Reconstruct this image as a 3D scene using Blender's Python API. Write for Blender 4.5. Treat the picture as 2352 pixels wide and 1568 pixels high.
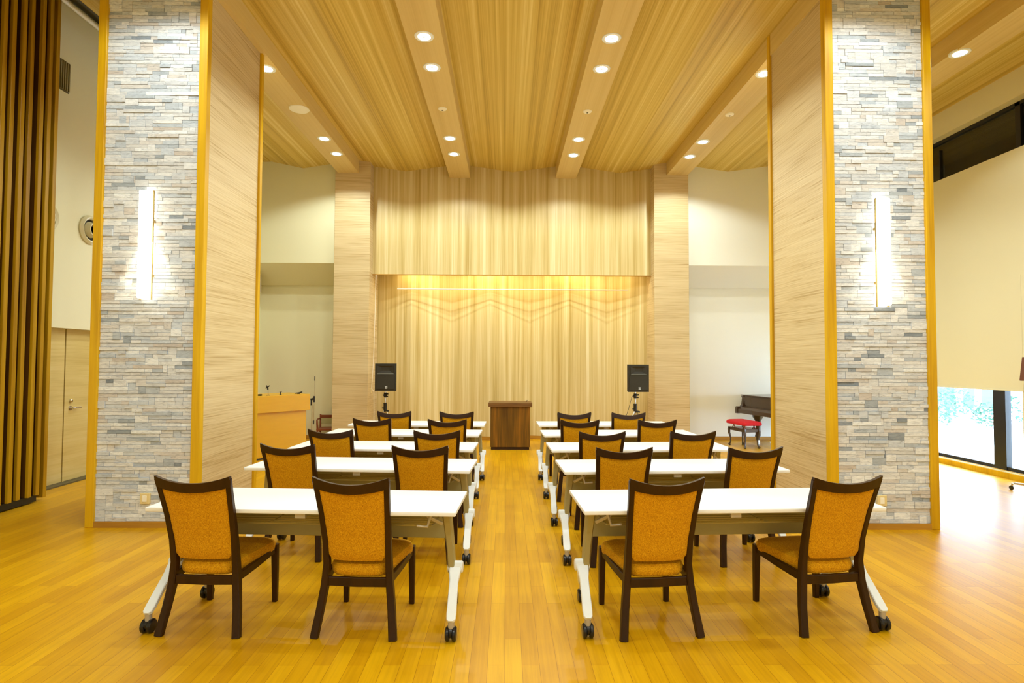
import bpy, bmesh, math, random
from math import radians as R, sin, cos, pi
from mathutils import Vector, Matrix, Euler

for o in list(bpy.data.objects):
    bpy.data.objects.remove(o)
S = bpy.context.scene
C = S.collection

# ------------------------------------------------------------------ camera
YAW, PITCH, ROLL, EYE = R(0.57), R(1.91), R(0.26), 1.575
fwd = Vector((sin(YAW) * cos(PITCH), cos(YAW) * cos(PITCH), sin(PITCH)))
rt = Vector((cos(YAW), -sin(YAW), 0))
up = rt.cross(fwd)
rr = rt * cos(ROLL) + up * sin(ROLL)
uu = up * cos(ROLL) - rt * sin(ROLL)
cam = bpy.data.cameras.new('camera')
cam.sensor_width = 36
cam.lens = 1307 / 2352 * 36
cam.clip_start = 0.05
camo = bpy.data.objects.new('camera', cam)
C.objects.link(camo)
M = Matrix((rr, uu, -fwd)).transposed().to_4x4()
M.translation = Vector((0, 0, EYE))
camo.matrix_world = M
S.camera = camo

# ------------------------------------------------------------------ world, exposure
S.view_settings.view_transform = 'Standard'
S.view_settings.look = 'None'
S.view_settings.gamma = 1
S.view_settings.use_curve_mapping = False
S.view_settings.exposure = 0.0
w = bpy.data.worlds.new('sky')
S.world = w
w.use_nodes = True
bg = w.node_tree.nodes['Background']
bg.inputs[0].default_value = (0.62, 0.76, 1.0, 1)
bg.inputs[1].default_value = 19.0

LAMP_COL = (0.90, 1.0, 0.95)
LAMP_W = 37.0
SPOT = R(150)


def pointlight(name, kind, energy, color, loc, parent=None, **kw):
    l = bpy.data.lights.new(name, kind)
    l.energy = energy
    l.color = color
    for k, v in kw.items():
        setattr(l, k, v)
    o = bpy.data.objects.new(name, l)
    C.objects.link(o)
    o.location = loc
    if parent:
        o.parent = parent
    return o


# ------------------------------------------------------------------ materials
def mat(name, col, rough=0.5, metal=0.0, spec=0.5, emit=None, es=0.0, coat=0.0, alpha=1.0):
    m = bpy.data.materials.new(name)
    m.use_nodes = True
    b = m.node_tree.nodes['Principled BSDF']
    b.inputs['Base Color'].default_value = (*col, 1)
    b.inputs['Roughness'].default_value = rough
    b.inputs['Metallic'].default_value = metal
    b.inputs['Specular IOR Level'].default_value = spec
    b.inputs['Coat Weight'].default_value = coat
    if emit:
        b.inputs['Emission Color'].default_value = (*emit, 1)
        b.inputs['Emission Strength'].default_value = es
    return m


def nt(m):
    return m.node_tree.nodes, m.node_tree.links, m.node_tree.nodes['Principled BSDF']


def ramp(n, stops):
    r = n.new('ShaderNodeValToRGB')
    e = r.color_ramp.elements
    while len(e) < len(stops):
        e.new(0.5)
    for i, (p, c) in enumerate(stops):
        e[i].position = p
        e[i].color = (*c, 1)
    return r


def coords(n, l, scale, rot=(0, 0, 0), loc=(0, 0, 0)):
    t = n.new('ShaderNodeTexCoord')
    mp = n.new('ShaderNodeMapping')
    mp.inputs['Scale'].default_value = scale
    mp.inputs['Rotation'].default_value = rot
    mp.inputs['Location'].default_value = loc
    l.new(t.outputs['Object'], mp.inputs['Vector'])
    return mp.outputs['Vector']


def noise(n, l, vec, scale=1.0, detail=3.0, rough=0.55, dist=0.0):
    t = n.new('ShaderNodeTexNoise')
    t.inputs['Scale'].default_value = scale
    t.inputs['Detail'].default_value = detail
    t.inputs['Roughness'].default_value = rough
    t.inputs['Distortion'].default_value = dist
    l.new(vec, t.inputs['Vector'])
    return t.outputs['Fac']


def mixc(n, l, fac, a, b, mode='MIX'):
    x = n.new('ShaderNodeMix')
    x.data_type = 'RGBA'
    x.blend_type = mode
    for sock, v in ((x.inputs[0], fac), (x.inputs[6], a), (x.inputs[7], b)):
        if hasattr(v, 'links'):
            l.new(v, sock)
        elif isinstance(v, tuple):
            sock.default_value = (*v, 1)
        else:
            sock.default_value = v
    return x.outputs[2]


def bump(n, l, b, h, strength, dist=0.01):
    x = n.new('ShaderNodeBump')
    x.inputs['Strength'].default_value = strength
    x.inputs['Distance'].default_value = dist
    l.new(h, x.inputs['Height'])
    l.new(x.outputs['Normal'], b.inputs['Normal'])


def grain(name, stops, broad, fine, rough=0.45, mixf=0.4, bmp=0.05, spec=0.4, coat=0.0):
    """wood-look sheet: broad tone bands and fine streaks, each a coordinate scale triple"""
    m = mat(name, stops[1][1], rough, spec=spec, coat=coat)
    n, l, b = nt(m)
    a = noise(n, l, coords(n, l, broad), 1, 2, 0.5)
    f = noise(n, l, coords(n, l, fine, loc=(3, 5, 7)), 1, 3, 0.6, 0.2)
    mx = n.new('ShaderNodeMix')
    mx.inputs[0].default_value = mixf
    l.new(a, mx.inputs[2])
    l.new(f, mx.inputs[3])
    r = ramp(n, stops)
    l.new(mx.outputs[0], r.inputs[0])
    l.new(r.outputs[0], b.inputs['Base Color'])
    if bmp:
        bump(n, l, b, f, bmp)
    return m


WOODSTOPS = [(0.33, (0.46, 0.32, 0.09)), (0.45, (0.61, 0.47, 0.19)), (0.56, (0.70, 0.57, 0.28)), (0.67, (0.79, 0.69, 0.41))]
M_ceil = grain('ceiling_board', [(0.33, (0.47, 0.305, 0.045)), (0.45, (0.64, 0.455, 0.09)), (0.55, (0.73, 0.55, 0.145)), (0.67, (0.86, 0.71, 0.28))],
               (13, 0.05, 13), (55, 0.3, 55), rough=0.42)
M_beam = grain('beam_board', [(0.3, (0.60, 0.43, 0.15)), (0.5, (0.70, 0.52, 0.20)), (0.7, (0.76, 0.59, 0.25))], (5, 0.08, 5), (50, 0.4, 50), rough=0.45)
M_wallwood = grain('rear_wall_board', WOODSTOPS, (11, 11, 0.13), (48, 48, 0.7), rough=0.42)
M_sidewood = grain('streaked_panel', [(0.32, (0.42, 0.28, 0.11)), (0.45, (0.61, 0.465, 0.245)), (0.60, (0.70, 0.56, 0.32))],
                   (0.6, 0.6, 7), (1.3, 1.3, 75), rough=0.5, mixf=0.72, bmp=0.25)
M_door = grain('door_veneer', [(0.3, (0.56, 0.42, 0.14)), (0.5, (0.66, 0.52, 0.20)), (0.7, (0.72, 0.59, 0.27))], (0.7, 0.7, 6), (2, 2, 40), rough=0.4)
M_trim = grain('golden_trim', [(0.3, (0.48, 0.24, 0.003)), (0.5, (0.66, 0.38, 0.004)), (0.7, (0.78, 0.48, 0.008))], (6, 6, 0.8), (40, 40, 1.5), rough=0.4, bmp=0.02)
M_base = grain('brown_baseboard', [(0.3, (0.34, 0.15, 0.015)), (0.6, (0.50, 0.25, 0.03))], (1, 1, 6), (2, 2, 40), rough=0.4, bmp=0.02)
M_slat = grain('slat_timber', [(0.3, (0.30, 0.14, 0.002)), (0.5, (0.50, 0.28, 0.003)), (0.7, (0.62, 0.38, 0.006))], (8, 8, 0.6), (40, 40, 1.2), rough=0.45)
M_fin = grain('dark_fin_timber', [(0.3, (0.05, 0.018, 0.001)), (0.6, (0.13, 0.05, 0.003))], (8, 8, 0.6), (40, 40, 1.2), rough=0.5)  # much darker timber than the golden face strips
M_dkwood = grain('dark_frame_wood', [(0.3, (0.022, 0.0075, 0.0012)), (0.6, (0.040, 0.0135, 0.002))], (8, 8, 1), (50, 50, 3), rough=0.38, bmp=0.02, spec=0.3)
M_lectern = grain('walnut_veneer', [(0.3, (0.06, 0.026, 0.002)), (0.5, (0.14, 0.065, 0.004)), (0.66, (0.27, 0.11, 0.006))], (10, 10, 0.7), (45, 45, 2), rough=0.5, bmp=0.02, spec=0.25)
M_lecttop = grain('walnut_edge', [(0.3, (0.09, 0.036, 0.008)), (0.6, (0.19, 0.085, 0.016))], (1, 10, 10), (3, 45, 45), rough=0.4, bmp=0.02)
M_console = grain('orange_laminate', [(0.3, (0.62, 0.33, 0.002)), (0.7, (0.70, 0.39, 0.003))], (1, 1, 1), (3, 3, 20), rough=0.4, bmp=0.0)
M_consdk = mat('console_side', (0.20, 0.095, 0.01), 0.5)
M_piano = mat('piano_lacquer', (0.055, 0.030, 0.016), 0.25, coat=0.3)
M_black = mat('black_plastic', (0.012, 0.012, 0.011), 0.45)
M_wheel = mat('caster_rubber', (0.010, 0.009, 0.010), 0.25)
M_speaker = mat('speaker_cabinet', (0.022, 0.019, 0.012), 0.55)
M_grille = mat('speaker_grille', (0.026, 0.023, 0.014), 0.7)
M_horn = mat('horn_plastic', (0.10, 0.10, 0.08), 0.35)
M_white = mat('white_enamel', (0.84, 0.89, 0.93), 0.35)
M_grey = mat('grey_caster_metal', (0.50, 0.45, 0.36), 0.4, 0.3)
M_table = mat('white_laminate', (0.93, 0.94, 0.95), 0.35)
M_post = mat('olive_grey_metal', (0.40, 0.35, 0.16), 0.38, 0.35)
M_panel = mat('olive_grey_panel', (0.46, 0.42, 0.20), 0.5)
M_chrome = mat('brushed_steel', (0.62, 0.58, 0.50), 0.25, 1.0)
M_brass = mat('brass_frame', (0.50, 0.36, 0.13), 0.35, 0.8)
M_wallc = mat('cream_wallpaper', (0.80, 0.77, 0.53), 0.8)
M_wallr = mat('daylit_wallpaper', (0.88, 0.88, 0.80), 0.8)  # whitened so the colour carries window daylight on the right rear wall
M_blind = mat('blind_fabric', (0.82, 0.78, 0.55), 0.85)
M_wfr = mat('black_window_frame', (0.010, 0.010, 0.013), 0.4)
M_dark = mat('blackout_and_gap_shade', (0.012, 0.009, 0.006), 0.8)  # clerestory blackout; also painted shade in slat gaps and nozzle openings
M_red = mat('red_velvet', (0.62, 0.006, 0.016), 0.75)
M_plate = mat('cream_plastic', (0.80, 0.66, 0.34), 0.4)
M_pale = mat('pale_fitting', (0.95, 0.92, 0.80), 0.45)
M_vent = mat('bronze_grille', (0.10, 0.08, 0.03), 0.5)
M_louvre = mat('louvre_metal', (0.30, 0.26, 0.13), 0.45)
M_nozzle = mat('cream_metal', (0.72, 0.66, 0.42), 0.4)
M_lens = mat('lamp_lens', (1, 1, 1), 0.5, emit=(1.0, 0.93, 0.78), es=45)
M_tube = mat('sconce_acrylic', (1, 1, 1), 0.4, emit=(1.0, 0.93, 0.72), es=5)
M_led = mat('led_strip', (1, 1, 1), 0.5, emit=(1.0, 0.78, 0.40), es=14)
M_rail = mat('pale_rail', (0.85, 0.75, 0.60), 0.4)
M_paving = mat('pale_paving', (0.80, 0.80, 0.80), 0.9)
M_leaf = mat('pale_leaf', (0.05, 0.13, 0.08), 0.7)
M_stem = mat('plant_stem', (0.25, 0.2, 0.15), 0.9)
M_outwall = mat('blue_grey_render', (0.09, 0.12, 0.17), 0.9)
M_wicker = mat('red_brown_wood', (0.22, 0.05, 0.012), 0.45)
M_stripe = mat('green_cane', (0.45, 0.42, 0.18), 0.7)
M_board = mat('red_brown_board', (0.15, 0.045, 0.02), 0.5)

m = M_glass = bpy.data.materials.new('window_glass')
m.use_nodes = True
n = m.node_tree.nodes
l = m.node_tree.links
n.remove(n['Principled BSDF'])
tr = n.new('ShaderNodeBsdfTransparent')
tr.inputs[0].default_value = (0.95, 0.99, 0.99, 1)
gl = n.new('ShaderNodeBsdfGlossy')
gl.inputs['Roughness'].default_value = 0.02
fr = n.new('ShaderNodeLayerWeight')
mp_ = n.new('ShaderNodeMath')
mp_.operation = 'POWER'
mp_.inputs[1].default_value = 4.0
ma_ = n.new('ShaderNodeMath')
ma_.operation = 'MULTIPLY_ADD'
ma_.inputs[1].default_value = 0.5
ma_.inputs[2].default_value = 0.04
mx = n.new('ShaderNodeMixShader')
l.new(fr.outputs['Facing'], mp_.inputs[0])
l.new(mp_.outputs[0], ma_.inputs[0])
l.new(ma_.outputs[0], mx.inputs[0])
l.new(tr.outputs[0], mx.inputs[1])
l.new(gl.outputs[0], mx.inputs[2])
l.new(mx.outputs[0], n['Material Output'].inputs['Surface'])

# floor: narrow planks running away from the camera
m = M_floor = mat('oak_floor', (0.6, 0.3, 0.01), 0.35, spec=0.38)
n, l, b = nt(m)
v = coords(n, l, (1, 1, 1), rot=(0, 0, pi / 2))
br = n.new('ShaderNodeTexBrick')
br.offset = 0.37
br.offset_frequency = 2
br.inputs['Scale'].default_value = 1
br.inputs['Brick Width'].default_value = 0.75
br.inputs['Row Height'].default_value = 0.09
br.inputs['Mortar Size'].default_value = 0.0012
br.inputs['Mortar Smooth'].default_value = 0.3
br.inputs['Color1'].default_value = (0.0, 0.0, 0.0, 1)
br.inputs['Color2'].default_value = (1, 1, 1, 1)
br.inputs['Mortar'].default_value = (0.3, 0.3, 0.3, 1)
l.new(v, br.inputs['Vector'])
g = noise(n, l, coords(n, l, (45, 1.6, 1)), 1, 4, 0.6, 0.4)
g2 = noise(n, l, coords(n, l, (1.3, 0.8, 1), loc=(2, 3, 0)), 1, 2)
r1 = ramp(n, [(0.0, (0.62, 0.31, 0.0010)), (0.5, (0.69, 0.365, 0.0012)), (1.0, (0.76, 0.42, 0.003))])
l.new(br.outputs['Color'], r1.inputs[0])
r2 = ramp(n, [(0.3, (0.72, 0.66, 0.5)), (0.6, (1, 1, 1))])
l.new(g, r2.inputs[0])
c1 = mixc(n, l, 0.55, r1.outputs[0], r2.outputs[0], 'MULTIPLY')
r3 = ramp(n, [(0.35, (0.9, 0.86, 0.8)), (0.6, (1, 1, 1))])
l.new(g2, r3.inputs[0])
c2 = mixc(n, l, 0.8, c1, r3.outputs[0], 'MULTIPLY')
c3 = mixc(n, l, br.outputs['Fac'], c2, (0.34, 0.14, 0.002))
l.new(c3, b.inputs['Base Color'])
rg = n.new('ShaderNodeMapRange')
rg.inputs[3].default_value = 0.30
rg.inputs[4].default_value = 0.42
l.new(g, rg.inputs[0])
l.new(rg.outputs[0], b.inputs['Roughness'])
bump(n, l, b, g, 0.035)

# fabric of the chairs
m = M_fabric = mat('mustard_weave', (0.5, 0.2, 0.01), 0.85, spec=0.15)
n, l, b = nt(m)
a = noise(n, l, coords(n, l, (1, 1, 1)), 190, 3, 0.7, 1.5)
r = ramp(n, [(0.38, (0.42, 0.155, 0.001)), (0.5, (0.66, 0.31, 0.003)), (0.62, (0.80, 0.45, 0.012))])
l.new(a, r.inputs[0])
l.new(r.outputs[0], b.inputs['Base Color'])
b.inputs['Sheen Weight'].default_value = 0.25
b.inputs['Sheen Roughness'].default_value = 0.4
b.inputs['Sheen Tint'].default_value = (0.9, 0.65, 0.15, 1)
bump(n, l, b, a, 0.35, 0.002)

# ledge stone: every stone carries its own tone in an attribute
m = M_stone = mat('ledge_stone', (0.6, 0.58, 0.53), 0.8, spec=0.2)
n, l, b = nt(m)
at = n.new('ShaderNodeAttribute')
at.attribute_name = 'tone'
pal = ramp(n, [(0.0, (0.26, 0.30, 0.36)), (0.15, (0.42, 0.47, 0.54)), (0.36, (0.62, 0.68, 0.78)), (0.55, (0.66, 0.67, 0.70)),
               (0.75, (0.80, 0.83, 0.88)), (0.92, (0.58, 0.53, 0.50)), (1.0, (0.84, 0.88, 0.94))])
l.new(at.outputs['Fac'], pal.inputs[0])
a = noise(n, l, coords(n, l, (16, 16, 70)), 1, 5, 0.7, 0.8)
r = ramp(n, [(0.30, (0.50, 0.50, 0.52)), (0.42, (0.86, 0.86, 0.87)), (0.6, (1.08, 1.07, 1.05))])
l.new(a, r.inputs[0])
cc = mixc(n, l, 0.9, pal.outputs[0], r.outputs[0], 'MULTIPLY')
l.new(cc, b.inputs['Base Color'])
bump(n, l, b, a, 0.5, 0.006)


# ------------------------------------------------------------------ mesh helpers
class MB:
    def __init__(s):
        s.v, s.f = [], []

    def add(s, verts, faces):
        k = len(s.v)
        s.v += [Vector(p) for p in verts]
        s.f += [tuple(i + k for i in f) for f in faces]
        return s

    def box(s, x0, x1, y0, y1, z0, z1, bev=0.0, seg=1):
        if bev <= 0:
            return s.add([(x0, y0, z0), (x1, y0, z0), (x1, y1, z0), (x0, y1, z0), (x0, y0, z1), (x1, y0, z1), (x1, y1, z1), (x0, y1, z1)],
                         [(3, 2, 1, 0), (4, 5, 6, 7), (0, 1, 5, 4), (1, 2, 6, 5), (2, 3, 7, 6), (3, 0, 4, 7)])
        bm = bmesh.new()
        r = bmesh.ops.create_cube(bm, size=1)
        for q in r['verts']:
            q.co = Vector((x0 + (q.co.x + .5) * (x1 - x0), y0 + (q.co.y + .5) * (y1 - y0), z0 + (q.co.z + .5) * (z1 - z0)))
        bmesh.ops.bevel(bm, geom=bm.edges[:], offset=bev, segments=seg, affect='EDGES', profile=0.5)
        bm.verts.ensure_lookup_table()
        vs = [q.co.copy() for q in bm.verts]
        fs = [tuple(q.index for q in f.verts) for f in bm.faces]
        bm.free()
        return s.add(vs, fs)

    def loft(s, rings, cap=True, closed=False):
        k = len(rings[0])
        vs = [p for r in rings for p in r]
        fs = []
        m = len(rings)
        for i in range(m if closed else m - 1):
            a, b = i * k, ((i + 1) % m) * k
            for j in range(k):
                q = (j + 1) % k
                fs.append((a + j, a + q, b + q, b + j))
        if cap and not closed:
            fs.append(tuple(range(k - 1, -1, -1)))
            fs.append(tuple(range((m - 1) * k, m * k)))
        return s.add(vs, fs)

    def tube(s, pts, r, n=8, cap=True):
        pts = [Vector(p) for p in pts]
        rs = r if isinstance(r, (list, tuple)) else [r] * len(pts)
        rings = []
        ref = None
        for i, p in enumerate(pts):
            d = (pts[min(i + 1, len(pts) - 1)] - pts[max(i - 1, 0)]).normalized()
            if ref is None:
                ref = d.orthogonal().normalized()
            ref = (ref - d * ref.dot(d))
            ref = ref.normalized() if ref.length > 1e-6 else d.orthogonal().normalized()
            bi = d.cross(ref)
            rings.append([p + (ref * cos(2 * pi * k / n) + bi * sin(2 * pi * k / n)) * rs[i] for k in range(n)])
        return s.loft(rings, cap)

    def bar(s, path, xdir=(1, 0, 0)):
        """path: (point, width, depth, ...) rectangular sections swept, width along xdir"""
        X = Vector(xdir).normalized()
        rings = []
        for i, q in enumerate(path):
            p = Vector(q[0])
            d = (Vector(path[min(i + 1, len(path) - 1)][0]) - Vector(path[max(i - 1, 0)][0])).normalized()
            xx = (X - d * X.dot(d)).normalized()
            yy = d.cross(xx)
            w, h = q[1] / 2, q[2] / 2
            c = min(w, h) * 0.3
            rings.append([p + xx * a + yy * b for a, b in ((-w, -h + c), (-w + c, -h), (w - c, -h), (w, -h + c), (w, h - c), (w - c, h), (-w + c, h), (-w, h - c))])
        return s.loft(rings)

    def lathe(s, prof, c=(0, 0, 0), n=24, axis='z'):
        c = Vector(c)
        rings = []
        for r, h in prof:
            ring = []
            for k in range(n):
                a = 2 * pi * k / n
                p = Vector((r * cos(a), r * sin(a), h))
                if axis == 'x':
                    p = Vector((h, r * cos(a), r * sin(a)))
                elif axis == 'y':
                    p = Vector((r * sin(a), h, r * cos(a)))
                ring.append(c + p)
            rings.append(ring)
        return s.loft(rings)

    def cyl(s, p0, p1, r, n=16):
        return s.tube([p0, p1], r, n)

    def xf(s, mtx):
        s.v = [mtx @ p for p in s.v]
        return s

    def build(s, name, material, parent=None, smooth=35, loc=None):
        me = bpy.data.meshes.new(name)
        me.from_pydata([tuple(p) for p in s.v], [], s.f)
        me.validate()
        bm = bmesh.new()
        bm.from_mesh(me)
        bmesh.ops.recalc_face_normals(bm, faces=bm.faces[:])
        bm.to_mesh(me)
        bm.free()
        if smooth:
            me.polygons.foreach_set('use_smooth', [True] * len(me.polygons))
            me.set_sharp_from_angle(angle=R(smooth))
        me.materials.append(material)
        o = bpy.data.objects.new(name, me)
        C.objects.link(o)
        if loc:
            o.location = loc
        if parent:
            o.parent = parent
        return o


def tag(o, label=None, cat=None, group=None, kind=None):
    if label:
        o['label'] = label
    if cat:
        o['category'] = cat
    if group:
        o['group'] = group
    if kind:
        o['kind'] = kind
    return o


def thing(name, label, cat, loc=(0, 0, 0), rz=0.0, group=None):
    o = bpy.data.objects.new(name, None)
    o.empty_display_size = 0.2
    C.objects.link(o)
    o.location = loc
    o.rotation_euler = (0, 0, rz)
    return tag(o, label, cat, group)


def copy_tree(o, parent=None):
    c = o.copy()
    C.objects.link(c)
    c.parent = parent
    for ch in list(o.children):
        copy_tree(ch, c)
    return c


def struct(mb, name, material, parent=None, smooth=0):
    o = mb.build(name, material, parent, smooth)
    if parent is None:
        o['kind'] = 'structure'
    return o


def box(*a, **k):
    return MB().box(*a, **k)


# ------------------------------------------------------------------ room shell
XL, XR, YB, YF = -5.48, 6.85, -4.0, 11.45      # left wall, right wall, wall behind camera, far wall
ZB = 5.13                                       # underside of the beams
BX = (-3.02, -0.92, 1.145, 3.25, 5.32)          # beam centres
XE = -4.55                                      # left edge of the main ceiling
struct(box(-6.2, 7.0, YB - .2, 12.0, -0.2, 0.0), 'floor', M_floor)

# folded ceiling: each bay drops to a valley midway between two beams
zr, zv = 5.40, 5.25
xs = [(XE, 5.38), (-3.92, zv), (-3.02, zr), (-1.97, zv), (-0.92, zr), (0.11, zv), (1.145, zr), (2.2, zv), (3.25, zr), (4.28, zv), (5.32, zr), (6.0, 5.40), (7.0, 5.55)]
mb = MB()
mb.loft([[(x, YB - .2, z), (x, 12.0, z), (x, 12.0, 6.75), (x, YB - .2, 6.75)] for x, z in xs])
struct(mb, 'ceiling', M_ceil)
mb = MB().box(-6.2, XE, YB - .2, 12.0, 6.45, 6.75)
struct(mb, 'ceiling_aisle', M_ceil)
struct(box(-5.02, XE, 9.35, 12.0, 5.37, 5.7), 'ceiling_rear_corner', M_ceil)
for i, bx in enumerate(BX):
    struct(box(bx - .2, bx + .2, YB, 10.998, ZB, 5.60), 'trim_%d' % (i + 1), M_beam)

# left wall with the recessed pair of doors
mb = MB()
mb.box(XL - .5, XL, YB, 6.2, 0, 6.6)
mb.box(XL - .5, XL, 6.2, 8.4, 1.95, 6.6)
mb.box(XL - .5, XL, 8.4, 12.0, 0, 6.6)
mb.box(XL - .5, XL - .2, 6.2, 8.4, 0, 1.95)
struct(mb, 'wall_left', M_wallc)
d = struct(box(XL - .2, XL - .12, 6.2, 7.275, 0.02, 1.95), 'door_1', M_door)
d = struct(box(XL - .2, XL - .12, 7.295, 8.4, 0.02, 1.95), 'door_2', M_door)
mb = MB().cyl((XL - .12, 7.39, .94), (XL - .07, 7.39, .94), .012)
mb.cyl((XL - .075, 7.38, .94), (XL - .075, 7.52, .94), .010)
mb.lathe([(.028, 0), (.028, .008)], (XL - .12, 7.39, .94), axis='x')
mb.build('door_handle', M_chrome, d)
MB().lathe([(.022, 0), (.022, .02), (.012, .03)], (XL - .12, 7.39, 1.03), axis='x').build('door_lock', M_chrome, d)
struct(box(XL - .2, XL, 6.2, 8.4, 0.0, 0.018), 'trim_10', M_vent)
# rear side walls and the doorway post near the far left corner
mb = MB().box(-5.0, -4.93, 9.4, 10.6, 0, 5.6)
mb.box(-5.0, -4.93, 10.6, 11.25, 1.82, 5.6)
mb.box(-5.0, -4.93, 11.25, 11.5, 0, 5.6)
struct(mb, 'wall_left_rear', M_wallc)
struct(box(-5.05, -5.0, 10.5, 11.3, 0, 1.85), 'door_3', M_base)

# walls beyond the pilasters: upper wall stands forward, sloping soffit, lower wall behind
for side, x0, x1, m_ in (('left', -5.0, -2.70, M_wallc), ('right', 2.90, 6.86, M_wallr)):
    mb = MB().loft([[(x, 10.87, 5.7), (x, 10.87, 3.42), (x, 11.40, 3.06), (x, 11.45, 3.06), (x, 11.45, 0), (x, 11.9, 0), (x, 11.9, 5.7)] for x in (x0, x1)])
    struct(mb, 'wall_rear_' + side, m_)
    struct(box(x0, x1, 11.43, 11.46, 0, .07), 'baseboard_rear_' + side, M_base)

# stage recess with its folded back wall, header and cove lamp
fold = [(-2.62, 11.52), (-1.90, 11.30), (-1.12, 11.52), (-0.33, 11.30), (0.46, 11.52), (1.25, 11.30), (2.04, 11.52), (2.83, 11.30)]
mb = MB().loft([[(x, y, 0), (x, 11.9, 0), (x, 11.9, 5.7), (x, y, 5.7)] for x, y in fold])
struct(mb, 'wall_rear', M_wallwood)
mb = MB().loft([[(x, y - .015, 0), (x, y + .01, 0), (x, y + .01, .07), (x, y - .015, .07)] for x, y in fold])
struct(mb, 'baseboard_rear', M_base)
struct(box(-2.62, 2.83, 11.0, 11.04, 3.235, 5.7), 'wall_header', M_wallwood)
struct(box(-2.60, 2.81, 10.995, 11.045, 3.222, 3.236), 'trim_6', M_base)
t = thing('cove_light', 'warm strip light hidden behind the header above the timber recess', 'light', (0, 11.09, 3.34))
box(-2.2, 2.48, -.02, .02, 0, .03).build('led_strip', M_led, t)
box(-2.4, 2.6, -.045, .04, .03, .05).build('mounting_channel', M_white, t)
pointlight('cove_glow', 'AREA', 15, (1.0, 0.84, 0.46), (0.14, 0, -.01), t, shape='RECTANGLE', size=4.6, size_y=.04)

for side, x0, x1 in (('left', -3.27, -2.60), ('right', 2.81, 3.47)):
    o = box(x0, x1, 10.75, 11.5, 0, 5.7, bev=.004).build('pilaster', M_sidewood, smooth=0)
    tag(o, 'pale streaked timber pilaster on the %s side of the stage recess' % side, 'pilaster')
    o['kind'] = 'structure'

# right wall: clerestory above, long blind-covered window below
mb = MB()
mb.box(XR, XR + .3, YB, 12.0, 5.15, 6.6)
mb.box(XR, XR + .3, YB, 12.0, 2.60, 4.46)
mb.box(XR, XR + .3, 11.2, 12.0, 0, 6.0)
mb.box(XR, XR + .3, YB, 7.50, 0, 2.60)
mb.box(XR, XR + .3, 7.50, 11.2, 0, 0.085)
mb.box(XR, XR + .3, YB, YB + .3, 4.4, 5.2)
struct(mb, 'wall_right', M_blind)
struct(box(XR - .015, XR + .01, YB, 11.4, 0.0, 0.075), 'baseboard_right', M_trim)
# clerestory
mb = MB().box(XR + .26, XR + .30, YB, 11.3, 4.44, 5.17)
struct(mb, 'window_2', M_dark)
wf = bpy.data.objects['window_2']
mb = MB()
for y in (-2, 0, 2, 4, 5.8, 7.62, 9.3, 11.0):
    mb.box(XR + .14, XR + .20, y - .04, y + .04, 4.46, 5.15)
    mb.box(XR + .14, XR + .18, y - .28, y - .26, 4.46, 5.0)
mb.box(XR + .14, XR + .2, YB, 11.2, 4.455, 4.50)
mb.box(XR + .14, XR + .2, YB, 11.2, 5.10, 5.155)
mb.build('window_frame', M_wfr, wf, 0)
box(XR + .165, XR + .17, YB, 11.2, 4.49, 5.12).build('window_glass', M_glass, wf, 0)
# low window
mb = MB()
mb.box(XR + .06, XR + .13, 7.50, 11.2, .085, .14)
for y0, y1 in ((7.50, 7.55), (7.82, 8.02), (11.12, 11.2)):
    mb.box(XR + .05, XR + .13, y0, y1, .085, 1.3)
mb.box(XR + .06, XR + .12, 7.5, 11.2, 1.25, 1.30)
wl = struct(mb, 'window_1', M_wfr)
box(XR + .09, XR + .095, 7.55, 7.82, .14, 1.25).build('window_glass', M_glass, wl, 0)
box(XR + .08, XR + .085, 8.02, 11.12, .14, 1.25).build('window_glass', M_glass, wl, 0)
box(XR + .02, XR + .05, 7.5, 11.2, .075, .10).build('window_sill', M_chrome, wl, 0)
t = thing('roller_blind', 'cream roller blind lowered over the long low window on the right', 'blind', (XR, 9.35, 0))
box(-.004, .004, -1.87, 1.85, 1.205, 2.75).build('blind_fabric', M_blind, t, 0)
box(-.012, .012, -1.87, 1.85, 1.19, 1.21, bev=.003).build('bottom_rail', M_blind, t, 0)

# wall behind the camera
struct(box(-6.2, 7.1, YB - .3, YB, 0, 6.7), 'wall_behind', M_wallr)


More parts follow.
